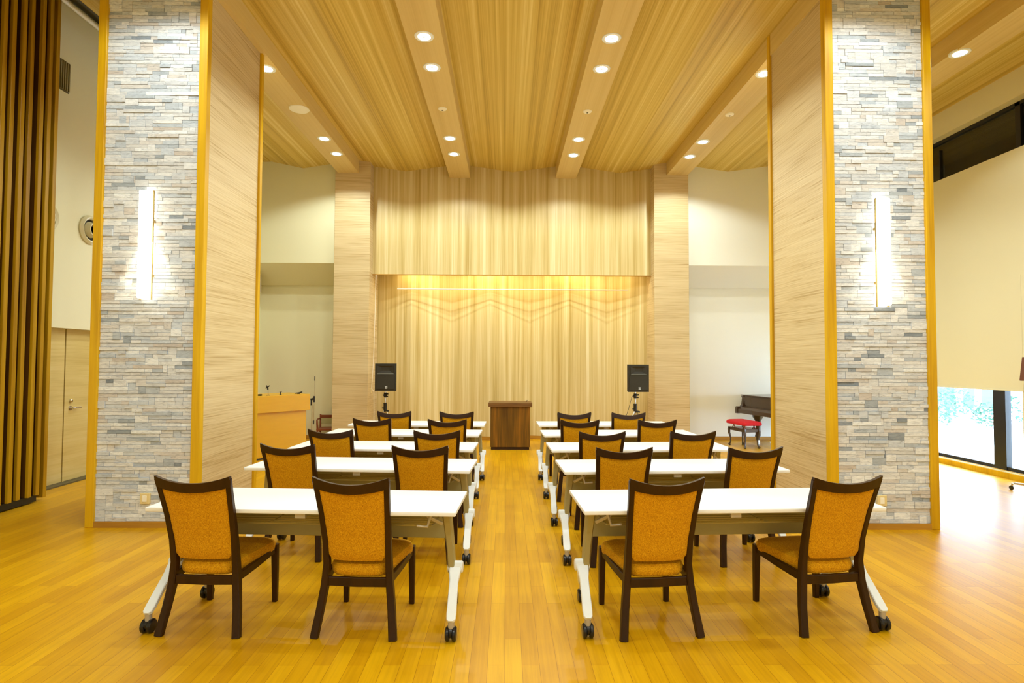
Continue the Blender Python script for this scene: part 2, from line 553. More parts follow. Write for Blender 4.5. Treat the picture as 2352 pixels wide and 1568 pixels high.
# ------------------------------------------------------------------ columns
def stone_panel(x0, x1, yf, z0, z1, seed):
    rnd = random.Random(seed)
    V, F, T = [], [], []
    z = z0
    h = .034
    skip = {}
    rows = int((z1 - z0) / h)
    grid = [[None] * 64 for _ in range(rows + 1)]
    cw = (x1 - x0) / 64

    def stone(xa, xb, za, zb, dep, tone):
        k = len(V)
        y = yf - dep
        c = .0015
        V.extend([(xa, yf + .01, za), (xb, yf + .01, za), (xb, yf + .01, zb), (xa, yf + .01, zb),
                  (xa + c, y, za + c), (xb - c, y, za + c), (xb - c, y, zb - c), (xa + c, y, zb - c)])
        fs = [(4, 5, 6, 7), (0, 1, 5, 4), (1, 2, 6, 5), (2, 3, 7, 6), (3, 0, 4, 7)]
        F.extend([tuple(i + k for i in f) for f in fs])
        T.extend([tone] * 5)
    for r in range(rows):
        i = 0
        while i < 64:
            if grid[r][i]:
                i += 1
                continue
            n_ = rnd.choice([5, 7, 9, 11, 13, 16, 20])
            j = i
            while j < 64 and j - i < n_ and not grid[r][j]:
                j += 1
            if 64 - j < 3:
                j2 = j
                while j2 < 64 and not grid[r][j2]:
                    j2 += 1
                j = j2
            tall = 2 if (rnd.random() < .20 and j - i < 13 and r + 1 < rows and not any(grid[r + 1][i:j])) else 1
            for q in range(tall):
                for c_ in range(i, j):
                    grid[r + q][c_] = True
            dep = rnd.choice([.003, .004, .005, .006, .007, .009, .013])
            stone(x0 + i * cw, x0 + j * cw, z0 + r * h, z0 + min((r + tall) * h, z1 - z0), dep, min(1, max(0, rnd.gauss(.58, .24))))
            i = j
    me = bpy.data.meshes.new('stone_panel')
    me.from_pydata(V, [], F)
    at_ = me.attributes.new('tone', 'FLOAT', 'FACE')
    at_.data.foreach_set('value', T)
    me.materials.append(M_stone)
    o = bpy.data.objects.new('stone_panel', me)
    C.objects.link(o)
    return o


def column(x0, x1, y0, y1, side, seed):
    s = 1 if side == 'left' else -1
    top = 5.5
    cx = (x0 + x1) / 2
    t = thing('column', 'tall square %s column clad in ledge stone with golden timber corners' % side, 'column', (cx, (y0 + y1) / 2, 0))
    t['kind'] = 'structure'

    def put(o):
        o.parent = t
        o.location = -t.location
        return o
    put(box(x0 + .02, x1 - .02, y0 + .03, y1 - .02, 0, top).build('column_core', M_sidewood, smooth=0))
    inner = x1 if side == 'left' else x0
    a, b_ = sorted((inner - s * .004, inner - s * .05))
    put(box(a, b_, y0 + .04, y1 - .04, .0, top).build('streaked_side_panel', M_sidewood, smooth=0))
    put(stone_panel(x0 + .075, x1 - .075, y0 + .02, .055, top, seed))
    for xa, xb in ((x0, x0 + .08), (x1 - .08, x1)):
        put(box(xa, xb, y0 - .012, y0 + .06, 0, top, bev=.004).build('corner_trim', M_trim, smooth=0))
    a, b_ = sorted((inner + s * .022, inner - s * .05))
    put(box(a, b_, y1 - .05, y1 + .01, 0, top, bev=.004).build('corner_trim', M_trim, smooth=0))
    put(box(x0 + .08, x1 - .08, y0 - .008, y0 + .03, 0, .055).build('base_trim', M_base, smooth=0))
    return t


column(-3.92, -2.875, 5.40, 6.58, 'left', 4)
column(3.06, 4.095, 5.38, 6.52, 'right', 9)


def sconce(x, y, z0, z1, side):
    t = thing('wall_sconce', 'tall lit acrylic sconce on the stone face of the %s column' % side, 'wall light', (x, y, z0))
    h = z1 - z0
    s = 1 if side == 'left' else -1
    box(-.05, .05, -.10, -.02, .01, h - .01, bev=.012, seg=2).build('acrylic_tube', M_tube, t)
    mb = MB()
    for xx in (-.053, .053):
        mb.box(xx - .003, xx + .003, -.045, -.025, 0, h)
    mb.build('edge_strip', M_brass, t, 0)
    for zz in (h * .22, h * .72):
        mb = MB().box(-.056, .056, -.024, .0, zz - .012, zz + .012)
        mb.box(-.060 if s > 0 else .052, -.052 if s > 0 else .060, -.06, -.024, zz - .014, zz + .014)
        mb.build('wall_bracket', M_brass, t, 0)
    for xx in (-.11, .11):
        pointlight('sconce_glow', 'AREA', 1.2, (1.0, 0.88, 0.62), (xx * .6, -.05, h / 2), t, shape='RECTANGLE', size=.02, size_y=h * .9).rotation_euler = (R(60), 0, R(-60 if xx < 0 else 60))
    return t


sconce(-3.40, 5.415, 2.13, 3.17, 'left')
sconce(3.575, 5.395, 2.10, 3.14, 'right')
for x, y, side in ((-3.37, 5.405, 'left'), (3.55, 5.385, 'right')):
    t = thing('outlet_plate', 'cream socket plate low on the stone face of the %s column' % side, 'socket', (x, y, .27))
    box(-.045, .045, -.014, .012, -.05, .05, bev=.004).build('plate', M_plate, t)
    box(-.02, .02, -.018, -.012, -.03, .03, bev=.003).build('socket_face', M_pale, t)


# ------------------------------------------------------------------ downlights
def make_downlight():
    t = thing('recessed_downlight', 'x', 'downlight', (0, 0, 0), 0, 'ceiling downlights along the beams')
    MB().lathe([(.086, -.006), (.104, -.006), (.107, 0), (.107, .012), (.086, .012)], n=28).build('trim_ring', M_white, t)
    MB().lathe([(.0005, -.004), (.05, -.010), (.085, -.003), (.085, .004), (.0005, .004)], n=28).build('lamp_lens', M_lens, t)
    return t


proto = make_downlight()
first = True
BN = ('leftmost beam', 'second beam from the left', 'third beam from the left', 'fourth beam from the left', 'rightmost beam')
vis = {6.15: 'nearest of the four in view', 6.81: 'second nearest of the four', 9.02: 'third nearest of the four', 9.72: 'farthest of the four, by the stage'}
visO = {6.88: 'nearest in view, beside the column', 9.08: 'middle of the three in view', 9.75: 'farthest of the three, by the stage'}
lights = []
for i, bx in enumerate(BX[:4]):
    mid = i in (1, 2)
    for y in ((6.15, 6.81, 9.02, 9.72) if mid else (6.88, 9.08, 9.75)):
        lights.append((bx + {0: .07, 3: -.08}.get(i, 0), y, 'lit downlight in the %s, %s' % (BN[i], (vis if mid else visO)[y]), 1))
lights.append((BX[4] - .12, 6.38, 'lit downlight in the rightmost beam, right of the stone column', 1))
for i, bx in enumerate(BX):
    for y in ((-2.4, 0.4, 3.3, 4.4) if i in (0, 3) else (-2.4, 0.4, 3.3)):  # row behind the camera added to brighten camera-facing sides
        lights.append((bx, y, 'lit unseen downlight overhead in the near half of the ceiling, above the picture', 0))
for k, (x, y, lab, v_) in enumerate(lights):
    o = proto if k == 0 else copy_tree(proto)
    o.location = (x, y, ZB)
    o['label'] = lab
    if not v_:
        o['group'] = 'downlights above the picture'
    wt = 1.0 if v_ else (1.3 if y > 4.2 else (0.6 if x > 5 else (0.9 if x < -2.5 else 1.6)))
    pointlight('lamp', 'SPOT', LAMP_W * wt, LAMP_COL, (0, 0, -.03), o, spot_size=R(162) if 4.2 < y < 4.6 else SPOT, spot_blend=0.25, shadow_soft_size=.04)

# ceiling fittings
M_mesh = mat('speaker_mesh', (0.78, 0.76, 0.58), 0.5)
t = thing('ceiling_speaker', 'round cream ceiling speaker in the leftmost beam', 'speaker', (-2.96, 8.0, ZB))
MB().lathe([(.11, -.012), (.135, -.010), (.14, 0), (.14, .005), (.11, .005)], n=32).build('rim', M_pale, t)
MB().lathe([(.001, -.012), (.109, -.010), (.109, 0), (.001, 0)], n=32).build('grille', M_mesh, t)
for x, y, lab in ((-.92, 7.95, 'second beam from the left'), (1.14, 7.99, 'third beam from the left'), (3.20, 8.05, 'fourth beam from the left')):
    t = thing('smoke_detector', 'small cream sensor disc on the ' + lab, 'sensor', (x, y, ZB))
    MB().lathe([(.001, -.022), (.03, -.022), (.058, -.012), (.062, 0), (.001, 0)], n=24).build('housing', M_pale, t)
    MB().lathe([(.001, -.027), (.012, -.027), (.014, -.02), (.001, -.02)], n=12).build('sensor_eye', M_vent, t)


# ------------------------------------------------------------------ chairs
def make_chair():
    t = thing('dining_chair', 'x', 'chair', (0, 0, 0))
    for s in (-1, 1):
        mb = MB()
        mb.bar([((s * .226, -.275, 0), .046, .034), ((s * .207, -.235, .15), .043, .040), ((s * .190, -.212, .28), .041, .048), ((s * .182, -.208, .40), .036, .046),
                ((s * .183, -.232, .54), .032, .040), ((s * .189, -.278, .70), .031, .034), ((s * .197, -.325, .83), .031, .028), ((s * .202, -.352, .908), .034, .024)])
        mb.build('rear_leg', M_dkwood, t)
    for s in (-1, 1):
        MB().bar([((s * .217, .222, 0), .032, .032), ((s * .216, .218, .2), .038, .038), ((s * .214, .214, .37), .042, .042)]).build('front_leg', M_dkwood, t)
    # top rail, dipping and curving back in the middle
    rings = []
    for k in range(13):
        u = -1 + k / 6
        x = u * .2155
        q = 1 - u * u
        zt = .925 - .040 * q
        yt = -.358 - .022 * q
        hh = .064 - .010 * q
        dx, dz = -.35, 1.0
        yb = yt + .30 * hh
        rings.append([(x, yt - .010, zt), (x, yt + .012, zt), (x * .985, yb + .014, zt - hh), (x * .985, yb - .012, zt - hh)])
    MB().loft(rings).build('top_rail', M_dkwood, t)
    # seat frame
    mb = MB()
    mb.bar([((-.185, -.212, .300), .024, .052), ((0, -.212, .296), .024, .052), ((.185, -.212, .300), .024, .052)], (0, 1, 0))
    for s in (-1, 1):
        mb.bar([((s * .188, -.20, .312), .024, .050), ((s * .205, 0, .325), .024, .046), ((s * .214, .21, .340), .024, .042)])
    mb.bar([((-.21, .218, .342), .022, .040), ((.21, .218, .342), .022, .040)], (0, 1, 0))
    mb.build('seat_frame', M_dkwood, t)
    # seat cushion: rounded trapezoid, domed
    N = 36
    def ring(z, ins):
        out = []
        for k in range(N):
            a = 2 * pi * k / N
            e = 0.38
            cx, cy = cos(a), sin(a)
            px = math.copysign(abs(cx) ** e, cx)
            py = math.copysign(abs(cy) ** e, cy)
            y = .022 + py * (.238 - ins)
            hw = .172 + (.245 - .172) * ((y + .215) / .475)
            out.append((px * (hw - ins), y, z + .012 * max(0, y + .1)))
        return out
    MB().loft([ring(.325, .014), ring(.342, .002), ring(.372, .0), ring(.396, .010), ring(.410, .04), ring(.417, .09), ring(.419, .15)]).build('seat_cushion', M_fabric, t)
    # back pad, between the posts from the rail down to just above the seat
    nx, nz = 12, 14
    def hw(z):
        pts = [(.42, .132), (.430, .152), (.448, .162), (.54, .166), (.70, .172), (.83, .180), (.90, .185)]
        for (a, p), (b2, q) in zip(pts, pts[1:]):
            if z <= b2:
                return p + (q - p) * max(0, (z - a)) / (b2 - a)
        return pts[-1][1]
    def yc(z):
        pts = [(.40, -.212), (.54, -.236), (.70, -.282), (.83, -.328), (.92, -.358)]
        for (a, p), (b2, q) in zip(pts, pts[1:]):
            if z <= b2:
                return p + (q - p) * (z - a) / (b2 - a)
        return pts[-1][1]
    front, back = [], []
    for j in range(nz + 1):
        v_ = j / nz
        for i in range(nx + 1):
            u = -1 + 2 * i / nx
            q = 1 - u * u
            ztop = .872 - .034 * q
            zz = .424 + (ztop - .424) * v_
            w_ = hw(zz) + .004
            edge = (1 - u ** 8) * (1 - (2 * v_ - 1) ** 10)
            y0_ = yc(zz) - .016 * q
            back.append((u * w_, y0_ - .006 - .012 * edge, zz))
            front.append((u * w_, y0_ + .006 + .018 * edge, zz))
    K = (nx + 1) * (nz + 1)
    fs = []
    for j in range(nz):
        for i in range(nx):
            a = j * (nx + 1) + i
            fs.append((a, a + 1, a + nx + 2, a + nx + 1))
            fs.append((K + a, K + a + nx + 1, K + a + nx + 2, K + a + 1))
    for i in range(nx):
        fs.append((i, K + i, K + i + 1, i + 1))
        a = nz * (nx + 1) + i
        fs.append((a, a + 1, K + a + 1, K + a))
    for j in range(nz):
        a = j * (nx + 1)
        fs.append((a, a + nx + 1, K + a + nx + 1, K + a))
        a += nx
        fs.append((a, K + a, K + a + nx + 1, a + nx + 1))
    MB().add(back + front, fs).build('back_pad', M_fabric, t, 60)
    return t


ROWN = ('front row nearest the camera', 'second row', 'third row', 'fourth row', 'fifth row by the lectern')
POSN = (('left bank, outer seat', 'left bank, aisle seat', 'right bank, aisle seat', 'right bank, outer seat'))
DET = {0: ('far left', 'left of the aisle', 'right of the aisle', 'far right')}
chairs = [
    [(-1.73, 3.575, -3), (-.835, 3.545, -4), (.865, 3.545, 6), (1.90, 3.60, 8)],
    [(-1.66, 4.80, -5), (-.65, 4.735, -1), (.885, 4.675, 2), (1.87, 4.70, 6)],
    [(-1.61, 5.73, -6), (-.655, 5.69, 2), (.88, 5.64, 2), (1.735, 5.69, 3)],
    [(-1.485, 6.775, -3), (-.64, 6.705, -2), (.815, 6.69, 1), (1.685, 6.72, 1)],
    [(-1.435, 7.675, 1), (-.635, 7.645, 1), (.845, 7.61, 4), (1.555, 7.61, 1)]]
proto = make_chair()
k = 0
for r_, row in enumerate(chairs):
    for c_, (x, y, a) in enumerate(row):
        o = proto if k == 0 else copy_tree(proto)
        k += 1
        o.location = (x, y, 0)
        o.rotation_euler = (0, 0, R(a))
        o['group'] = 'mustard chairs at the training tables'
        side = 'left' if c_ < 2 else 'right'
        seat = 'aisle' if c_ in (1, 2) else 'outer'
        o['label'] = 'dark-framed mustard chair, %s seat at the %s table of the %s' % (seat, side, ROWN[r_])


# ------------------------------------------------------------------ folding tables
def make_table():
    t = thing('training_table', 'x', 'table')
    mb = MB().box(-.9, .9, -.265, .265, .695, .72, bev=.005, seg=2)
    mb.build('tabletop', M_table, t)
    mb = MB().box(-.80, .80, .205, .222, .43, .635, bev=.004)
    mb.box(-.80, .80, .19, .225, .628, .650, bev=.003)
    mb.build('modesty_panel', M_panel, t)
    mb = MB().box(-.80, .80, -.005, .045, .640, .694)
    mb.build('support_beam', M_post, t, 0)
    mb = MB()
    for yy, zz in ((-.13, .605), (-.08, .598), (-.03, .594), (.02, .592), (.07, .592), (.12, .595)):
        mb.tube([(-.74, yy, zz), (.74, yy, zz)], .005, 6)
    for xx in (-.74, -.25, .25, .74):
        mb.tube([(xx, -.13, .605), (xx, -.03, .59), (xx, .13, .592), (xx, .14, .69)], .005, 6)
    mb.build('wire_shelf', M_post, t)
    box(-.03, .03, -.24, -.22, .665, .695).build('centre_clip', M_grey, t, 0)
    for s in (-1, 1):
        mb = MB()
        mb.bar([((s * .845, .0, .30), .040, .075), ((s * .835, .0, .45), .042, .070), ((s * .815, .0, .62), .050, .080), ((s * .81, 0, .69), .06, .12)])
        mb.build('post', M_post, t)
        mb = MB()
        mb.bar([((s * .70, -.12, .69), .022, .02), ((s * .72, -.12, .655), .022, .02), ((s * .79, -.06, .60), .022, .02)], (0, 1, 0))
        mb.tube([(s * .66, -.16, .612), (s * .72, -.155, .606), (s * .735, -.14, .66), (s * .76, -.12, .69)], .009, 8)
        mb.build('folding_lever', M_grey, t)
        ft = MB()
        ft.lathe([(.030, -.045), (.036, -.040), (.036, .040), (.030, .045)], (s * .865, 0, .325), n=20, axis='x')
        for q in (-1, 1):
            xo = lambda f: s * (.865 + (.012 if q < 0 else -.048) * f)
            ft.bar([((xo(0), q * .01, .322), .074, .05), ((xo(.15), q * .05, .300), .066, .040), ((xo(.3), q * .085, .270), .052, .034),
                    ((xo(.6), q * .16, .205), .052, .028), ((xo(.9), q * .225, .142), .055, .026), ((xo(1), q * .252, .120), .050, .024), ((xo(1), q * .262, .113), .030, .020)])
        ft.build('foot', M_white, t)
        for q in (-1, 1):
            cs = MB()
            cx_ = s * (.877 if q < 0 else .817)
            for xx in (-.031, .007):
                cs.lathe([(.012, -.001), (.033, 0), (.040, .006), (.040, .018), (.033, .024), (.012, .025)], (cx_ + xx, q * .243, .040), n=18, axis='x')
            cs.lathe([(.030, 0), (.030, .016)], (cx_ - .008, q * .243, .048), n=16, axis='x')
            c_ = cs.build('caster', M_wheel, t)
            MB().cyl((cx_, q * .243, .060), (cx_, q * .243, .116), .019, 14).build('caster_stem', M_grey, c_)
    return t


tables = [
    [(-1.165, 3.545, -3.2), (1.335, 3.58, 3.0)],
    [(-1.16, 4.765, -3.8), (1.34, 4.73, 3.0)],
    [(-1.20, 5.775, -3), (1.33, 5.765, 2.5)],
    [(-1.20, 6.83, -2.5), (1.33, 6.83, 2)],
    [(-1.18, 7.80, -1.5), (1.33, 7.83, 1.5)]]
proto = make_table()
k = 0
for r_, row in enumerate(tables):
    for c_, (x, y, a) in enumerate(row):
        o = proto if k == 0 else copy_tree(proto)
        k += 1
        o.location = (x, y, 0)
        o.rotation_euler = (0, 0, R(a))
        o['group'] = 'white folding tables in two banks'
        o['label'] = 'white-topped folding table on casters, %s bank, %s' % (('left', 'right')[c_], ROWN[r_])


# ------------------------------------------------------------------ lectern
t = thing('lectern', 'dark walnut box lectern at the end of the aisle', 'lectern', (.075, 10.08, 0))
box(-.35, .35, 0, .46, .05, .77, bev=.003).build('body', M_lectern, t, 0)
box(-.385, .385, -.04, .50, .755, .83, bev=.004).build('top', M_lecttop, t, 0)
box(-.335, .335, .02, .44, 0, .05).build('plinth', M_dkwood, t, 0)
t2 = MB().tube([(.30, .30, .83), (.30, .30, .845), (.31, .29, .85)], .006, 8).build('microphone_socket', M_black, t)


# ------------------------------------------------------------------ loudspeakers on stands
def speaker(x, y, side, rz, px):
    t = thing('loudspeaker', 'black loudspeaker on a tripod stand at the %s of the stage' % side, 'speaker', (x, y, 1.02), rz)
    mb = MB()
    prof = [(-.19, 0), (.19, 0), (.13, .30), (-.13, .30)]
    mb.loft([[(a, b_, z) for a, b_ in prof] for z in (0, .49)])
    mb.build('cabinet', M_speaker, t, 0)
    mb = MB().box(-.165, .165, -.012, .0, .035, .30, bev=.004)
    mb.build('grille', M_grille, t)
    mb = MB()
    mb.loft([[(-.15, -.004, .31), (.15, -.004, .31), (.15, -.004, .45), (-.15, -.004, .45)], [(-.15, -.016, .31), (.15, -.016, .31), (.15, -.016, .45), (-.15, -.016, .45)],
             [(-.07, -.001, .365), (.07, -.001, .365), (.07, -.001, .425), (-.07, -.001, .425)]], cap=False)
    mb.build('horn', M_speaker, t, 0)
    mb = MB().loft([[(-.15, -.018, .302), (.15, -.018, .302), (.15, -.010, .306), (-.15, -.010, .306)], [(-.15, -.016, .312), (.15, -.016, .312), (.15, -.010, .312), (-.15, -.010, .312)],
                    [(-.07, -.003, .352), (.07, -.003, .352), (.07, .0, .352), (-.07, .0, .352)]])
    mb.build('horn_lip', M_horn, t, 0)
    box(-.02 + .015, .02 + .015, -.017, -.011, .045, .085).build('badge', M_white, t, 0)
    mb = MB()
    for k_ in range(3):
        mb.box(-.005 + .0 + k_ * .013, .002 + k_ * .013, -.0185, -.017, .05, .08)
    mb.build('badge_mark', M_black, t, 0)
    t = thing('speaker_stand', 'tripod stand with a steel pole under the %s loudspeaker' % side, 'stand', (x + px, y + .14, 0))
    MB().cyl((0, 0, .22), (0, 0, 1.02), .014).build('pole', M_chrome, t)
    mb = MB().lathe([(.02, .90), (.028, .90), (.028, .985), (.02, .985)], n=16)
    mb.cyl((0, -.02, .955), (.06, -.04, .965), .014, 10)
    mb.cyl((0, -.02, .92), (.055, -.03, .915), .012, 10)
    mb.cyl((0, -.02, .94), (-.04, -.03, .94), .012, 10)
    mb.build('upper_clamp', M_black, t)
    mb = MB().lathe([(.022, .64), (.030, .64), (.030, .78), (.034, .80), (.02, .80)], n=16)
    mb.cyl((0, -.02, .67), (.075, -.04, .655), .016, 10)
    mb.cyl((0, 0, .70), (-.05, -.02, .71), .012, 10)
    mb.build('lower_clamp', M_black, t)
    for k_ in range(3):
        a = R(90 + 120 * k_)
        mb = MB().tube([(.02 * cos(a), .02 * sin(a), .66), (.42 * cos(a), .42 * sin(a), .02)], .012, 8)
        mb.tube([(.0, .0, .24), (.25 * cos(a), .25 * sin(a), .29)], .008, 6)
        lg = mb.build('leg', M_chrome, t)
        MB().lathe([(.001, 0), (.018, 0), (.018, .03), (.001, .03)], (.42 * cos(a), .42 * sin(a), 0), n=10).build('rubber_foot', M_black, lg)


speaker(-2.155, 10.2, 'left', R(-2), -.03)
speaker(2.375, 10.2, 'right', R(3), -.03)
o = MB().tube([(2.36, 10.36, 1.0), (2.28, 10.33, .92), (2.22, 10.33, .70), (2.12, 10.34, .40), (2.05, 10.36, .02), (2.3, 10.6, .012)], .004, 6).build('speaker_cable', M_black)
tag(o, 'thin black cable running down from the right loudspeaker', 'cable')

# picture rail pole and pull cord in the recess
t = thing('ceiling_hung_rail', 'slim white screen rail hung across the timber recess', 'rail', (.12, 11.12, 2.965))
MB().cyl((-2.26, 0, 0), (2.27, 0, 0), .010, 10).build('rail_tube', M_rail, t)
mb = MB()
for xx in (-1.9, -.6, .6, 1.9):
    mb.cyl((xx, 0, .01), (xx, 0, .25), .0012, 6)
mb.build('hanger_wire', M_rail, t)
t = thing('pull_cord', 'white pull cord hanging down the left edge of the timber recess', 'cord', (-2.545, 10.98, 0))
MB().tube([(.02, 0, 3.22), (.005, 0, 2.3), (-.01, -.01, 1.5), (-.035, -.02, 1.03), (-.015, -.03, 1.0), (.01, -.03, .97), (.015, -.02, .6), (.01, 0, .02)], .007, 8).build('cord', M_rail, t)
box(-.06, -.035, -.03, .02, .93, 1.03, bev=.004).build('cleat', M_plate, t)


# ------------------------------------------------------------------ console
ang = math.atan2(.74, .60)
t = thing('console_desk', 'orange laminate audio console desk left of the tables', 'desk', (-3.60, 9.23, 0), ang)
box(-.44, .44, .02, .60, .03, .735, bev=.003).build('body', M_console, t, 0)
box(-.475, .475, -.03, .62, .735, 1.0, bev=.004).build('upper_fascia', M_console, t, 0)
box(-.478, -.474, .0, .60, .02, .98).build('side_panel', M_consdk, t, 0)
box(-.42, .42, .05, .58, 0, .03).build('plinth', M_black, t, 0)


def deskmic(lx, kind, label):
    p = Matrix.Translation((-3.60, 9.23, 1.0)) @ Matrix.Rotation(ang, 4, 'Z') @ Vector((lx, .1, 0))
    t = thing('microphone', label, 'microphone', tuple(p))
    if kind == 0:      # clip on gooseneck
        MB().lathe([(.03, 0), (.03, .006), (.008, .010)], n=16).build('base', M_black, t)
        MB().tube([(0, 0, 0), (0, 0, .06), (-.005, 0, .10)], .005, 8).build('gooseneck', M_chrome, t)
        mb = MB().cyl((-.005, 0, .09), (-.012, 0, .125), .011, 10)
        mb.cyl((-.04, 0, .115), (.02, 0, .155), .009, 10)
        mb.cyl((-.03, 0, .16), (-.012, 0, .12), .008, 10)
        mb.build('clip', M_black, t)
    elif kind == 1:
        MB().lathe([(.02, 0), (.02, .005), (.006, .008)], n=16).build('base', M_black, t)
        mb = MB().cyl((0, 0, 0), (0, 0, .04), .007, 10)
        mb.cyl((0, 0, .03), (-.015, 0, .058), .006, 8)
        mb.cyl((0, 0, .03), (.015, 0, .058), .006, 8)
        mb.build('clip', M_black, t)
    elif kind == 2:
        MB().tube([(-.06, 0, .010), (.02, .01, .022), (.055, .01, .034)], [.007, .010, .012], 10).build('handle', M_black, t)
        MB().lathe([(.025, 0), (.025, .008), (.006, .02), (.004, .02)], n=14).build('base', M_black, t)
    elif kind == 3:
        MB().tube([(-.07, 0, .012), (.06, 0, .014)], [.010, .014], 10).build('handle', M_black, t)
    else:
        MB().lathe([(.02, 0), (.02, .06), (.024, .065)], n=14).build('handle', M_black, t)
        MB().lathe([(.020, .065), (.026, .08), (.022, .10), (.005, .108)], n=14).build('mesh_head', M_grey, t)


deskmic(-.475 + .03, 4, 'upright silver-topped microphone at the left end of the orange console')
deskmic(-.36, 3, 'black handheld microphone lying on the left of the orange console')
deskmic(-.19, 0, 'gooseneck stand with a black clip on the orange console')
deskmic(.02, 1, 'stubby black clip holder in the middle of the orange console')
deskmic(.34, 2, 'black tilted microphone at the right end of the orange console')

t = thing('microphone_stand', 'tall thin black microphone stand behind the orange console', 'stand', (-3.52, 10.45, 0))
MB().tube([(-.02, 0, .03), (-.02, 0, .88)], .009, 8).build('pole', M_chrome, t)
mb = MB().tube([(.02, -.02, .45), (.025, -.02, .82), (.03, -.02, 1.25)], .005, 8)
mb.build('boom', M_chrome, t)
mb = MB().cyl((-.03, -.01, .86), (-.03, -.01, .74), .013, 10)
mb.cyl((-.04, -.01, .85), (.02, -.02, .86), .018, 10)
mb.cyl((.025, -.02, .80), (.025, -.02, .91), .014, 10)
mb.cyl((.02, -.02, .40), (.02, -.02, .47), .012, 10)
mb.cyl((.03, -.02, 1.19), (.03, -.02, 1.27), .008, 8)
mb.build('clutch', M_black, t)
for k_ in range(3):
    a = R(80 + 120 * k_)
    MB().tube([(-.02, 0, .12), (-.02 + .25 * cos(a), .25 * sin(a), .012)], .008, 8).build('leg', M_black, t)

# small low chair beside the pilaster
t = thing('low_chair', 'small red-brown wooden chair half hidden behind the left pilaster', 'chair', (-3.45, 11.12, 0), R(8))
box(-.19, .19, -.17, .17, .22, .26, bev=.01).build('seat', M_wicker, t)
for sx in (-1, 1):
    MB().bar([((sx * .17, -.15, 0), .03, .03), ((sx * .17, -.15, .24), .032, .032), ((sx * .175, -.165, .36), .03, .03), ((sx * .18, -.15, .42), .026, .026)]).build('front_leg', M_wicker, t)
    MB().bar([((sx * .17, .15, 0), .03, .03), ((sx * .17, .15, .24), .032, .032), ((sx * .175, .19, .50), .03, .024)]).build('rear_leg', M_wicker, t)
    MB().tube([(sx * .18, -.16, .42), (sx * .19, 0, .43), (sx * .178, .17, .42)], .014, 8).build('armrest', M_wicker, t)
box(-.17, .17, .165, .195, .43, .49, bev=.006).build('top_rail', M_wicker, t)
box(-.16, .16, .165, .185, .32, .43, bev=.004).build('back_panel', M_stripe, t)


# ------------------------------------------------------------------ piano and bench
th = math.atan2(-.98, .196)
t = thing('grand_piano', 'dark brown grand piano with closed lid behind the right column', 'piano', (4.645, 10.44, 0), th)
mb = MB()
out = [(-.74, .15), (.74, .15), (.74, .75), (.70, 1.0), (.45, 1.30), (.15, 1.50), (-.20, 1.68), (-.50, 1.70), (-.70, 1.55), (-.74, 1.2)]
mb.loft([[(x, y, z) for x, y in out] for z in (.56, .90)])
mb.build('case', M_piano, t, 0)
mb = MB().loft([[(x * 1.02, .13 + (y - .15) * 1.015, z) for x, y in out] for z in (.905, .925)])
mb.build('lid', M_piano, t, 0)
for s in (-1, 1):
    prof = [(0, .565), (0, .68), (.02, .70), (.10, .70), (.13, .74), (.15, .86), (.13, .90), (.30, .90), (.30, .565)]
    MB().loft([[(s * .74 - (s * .07 if q else 0), y, z) for y, z in prof] for q in (0, 1)]).build('cheek_block', M_piano, t, 0)
box(-.68, .68, .01, .25, .575, .655, bev=.004).build('key_slip', M_piano, t, 0)
MB().loft([[(x, .03, .655), (x, .16, .66), (x, .20, .72), (x, .05, .69)] for x in (-.67, .67)]).build('key_lid', M_piano, t, 0)
for lx, ly in ((-.60, .40), (.60, .40), (-.25, 1.38)):
    lg = MB().lathe([(.10, .56), (.10, .50), (.055, .42), (.045, .30), (.050, .16), (.060, .12), (.035, .09), (.035, .05)], (lx, ly, 0), n=12).build('leg', M_piano, t)
    MB().lathe([(.012, -.012), (.028, -.012), (.028, .012), (.012, .012)], (lx, ly, .028), n=14, axis='x').build('caster', M_chrome, lg)
mb = MB()
for xx in (-.09, .09):
    mb.cyl((xx, .42, .56), (xx, .42, .16), .012, 8)
mb.box(-.13, .13, .36, .46, .10, .17)
ly_ = mb.build('pedal_lyre', M_piano, t)
for xx in (-.06, 0, .06):
    box(xx - .012, xx + .012, .25, .38, .07, .085, bev=.003).build('pedal', M_chrome, ly_)

t = thing('piano_bench', 'adjustable piano bench with red velvet seat before the piano', 'bench', (4.40, 10.53, 0), math.atan2(-.98, .196))
rings = []
for z, ins in ((.415, .012), (.425, 0), (.455, 0), (.478, .012), (.490, .05), (.494, .1)):
    rings.append([(x * (.30 - ins), y * (.185 - ins), z) for x, y in ((-1, -.86), (-.9, -1), (.9, -1), (1, -.86), (1, .86), (.9, 1), (-.9, 1), (-1, .86))])
MB().loft(rings).build('seat_cushion', M_red, t, 25)
mb = MB()
for s in (-1, 1):
    for y in (-.10, .10):
        mb.tube([(s * .20, y, .355), (s * .12, y, .418)], .008, 6)
        mb.tube([(s * .12, y, .355), (s * .20, y, .418)], .008, 6)
mb.build('lift_mechanism', M_chrome, t)
mb = MB().box(-.25, .25, -.15, .15, .295, .355, bev=.006)
mb.build('apron', M_piano, t, 0)
for sx in (-1, 1):
    for sy in (-1, 1):
        f_ = lambda dx, z, w_: ((sx * (.235 + dx), sy * (.135 + dx), z), w_, w_)
        MB().bar([f_(-.005, 0, .030), f_(.012, .02, .034), f_(-.008, .07, .022), f_(-.010, .15, .024), f_(.010, .24, .036), f_(.012, .30, .044), f_(.005, .35, .046)]).build('leg', M_piano, t)


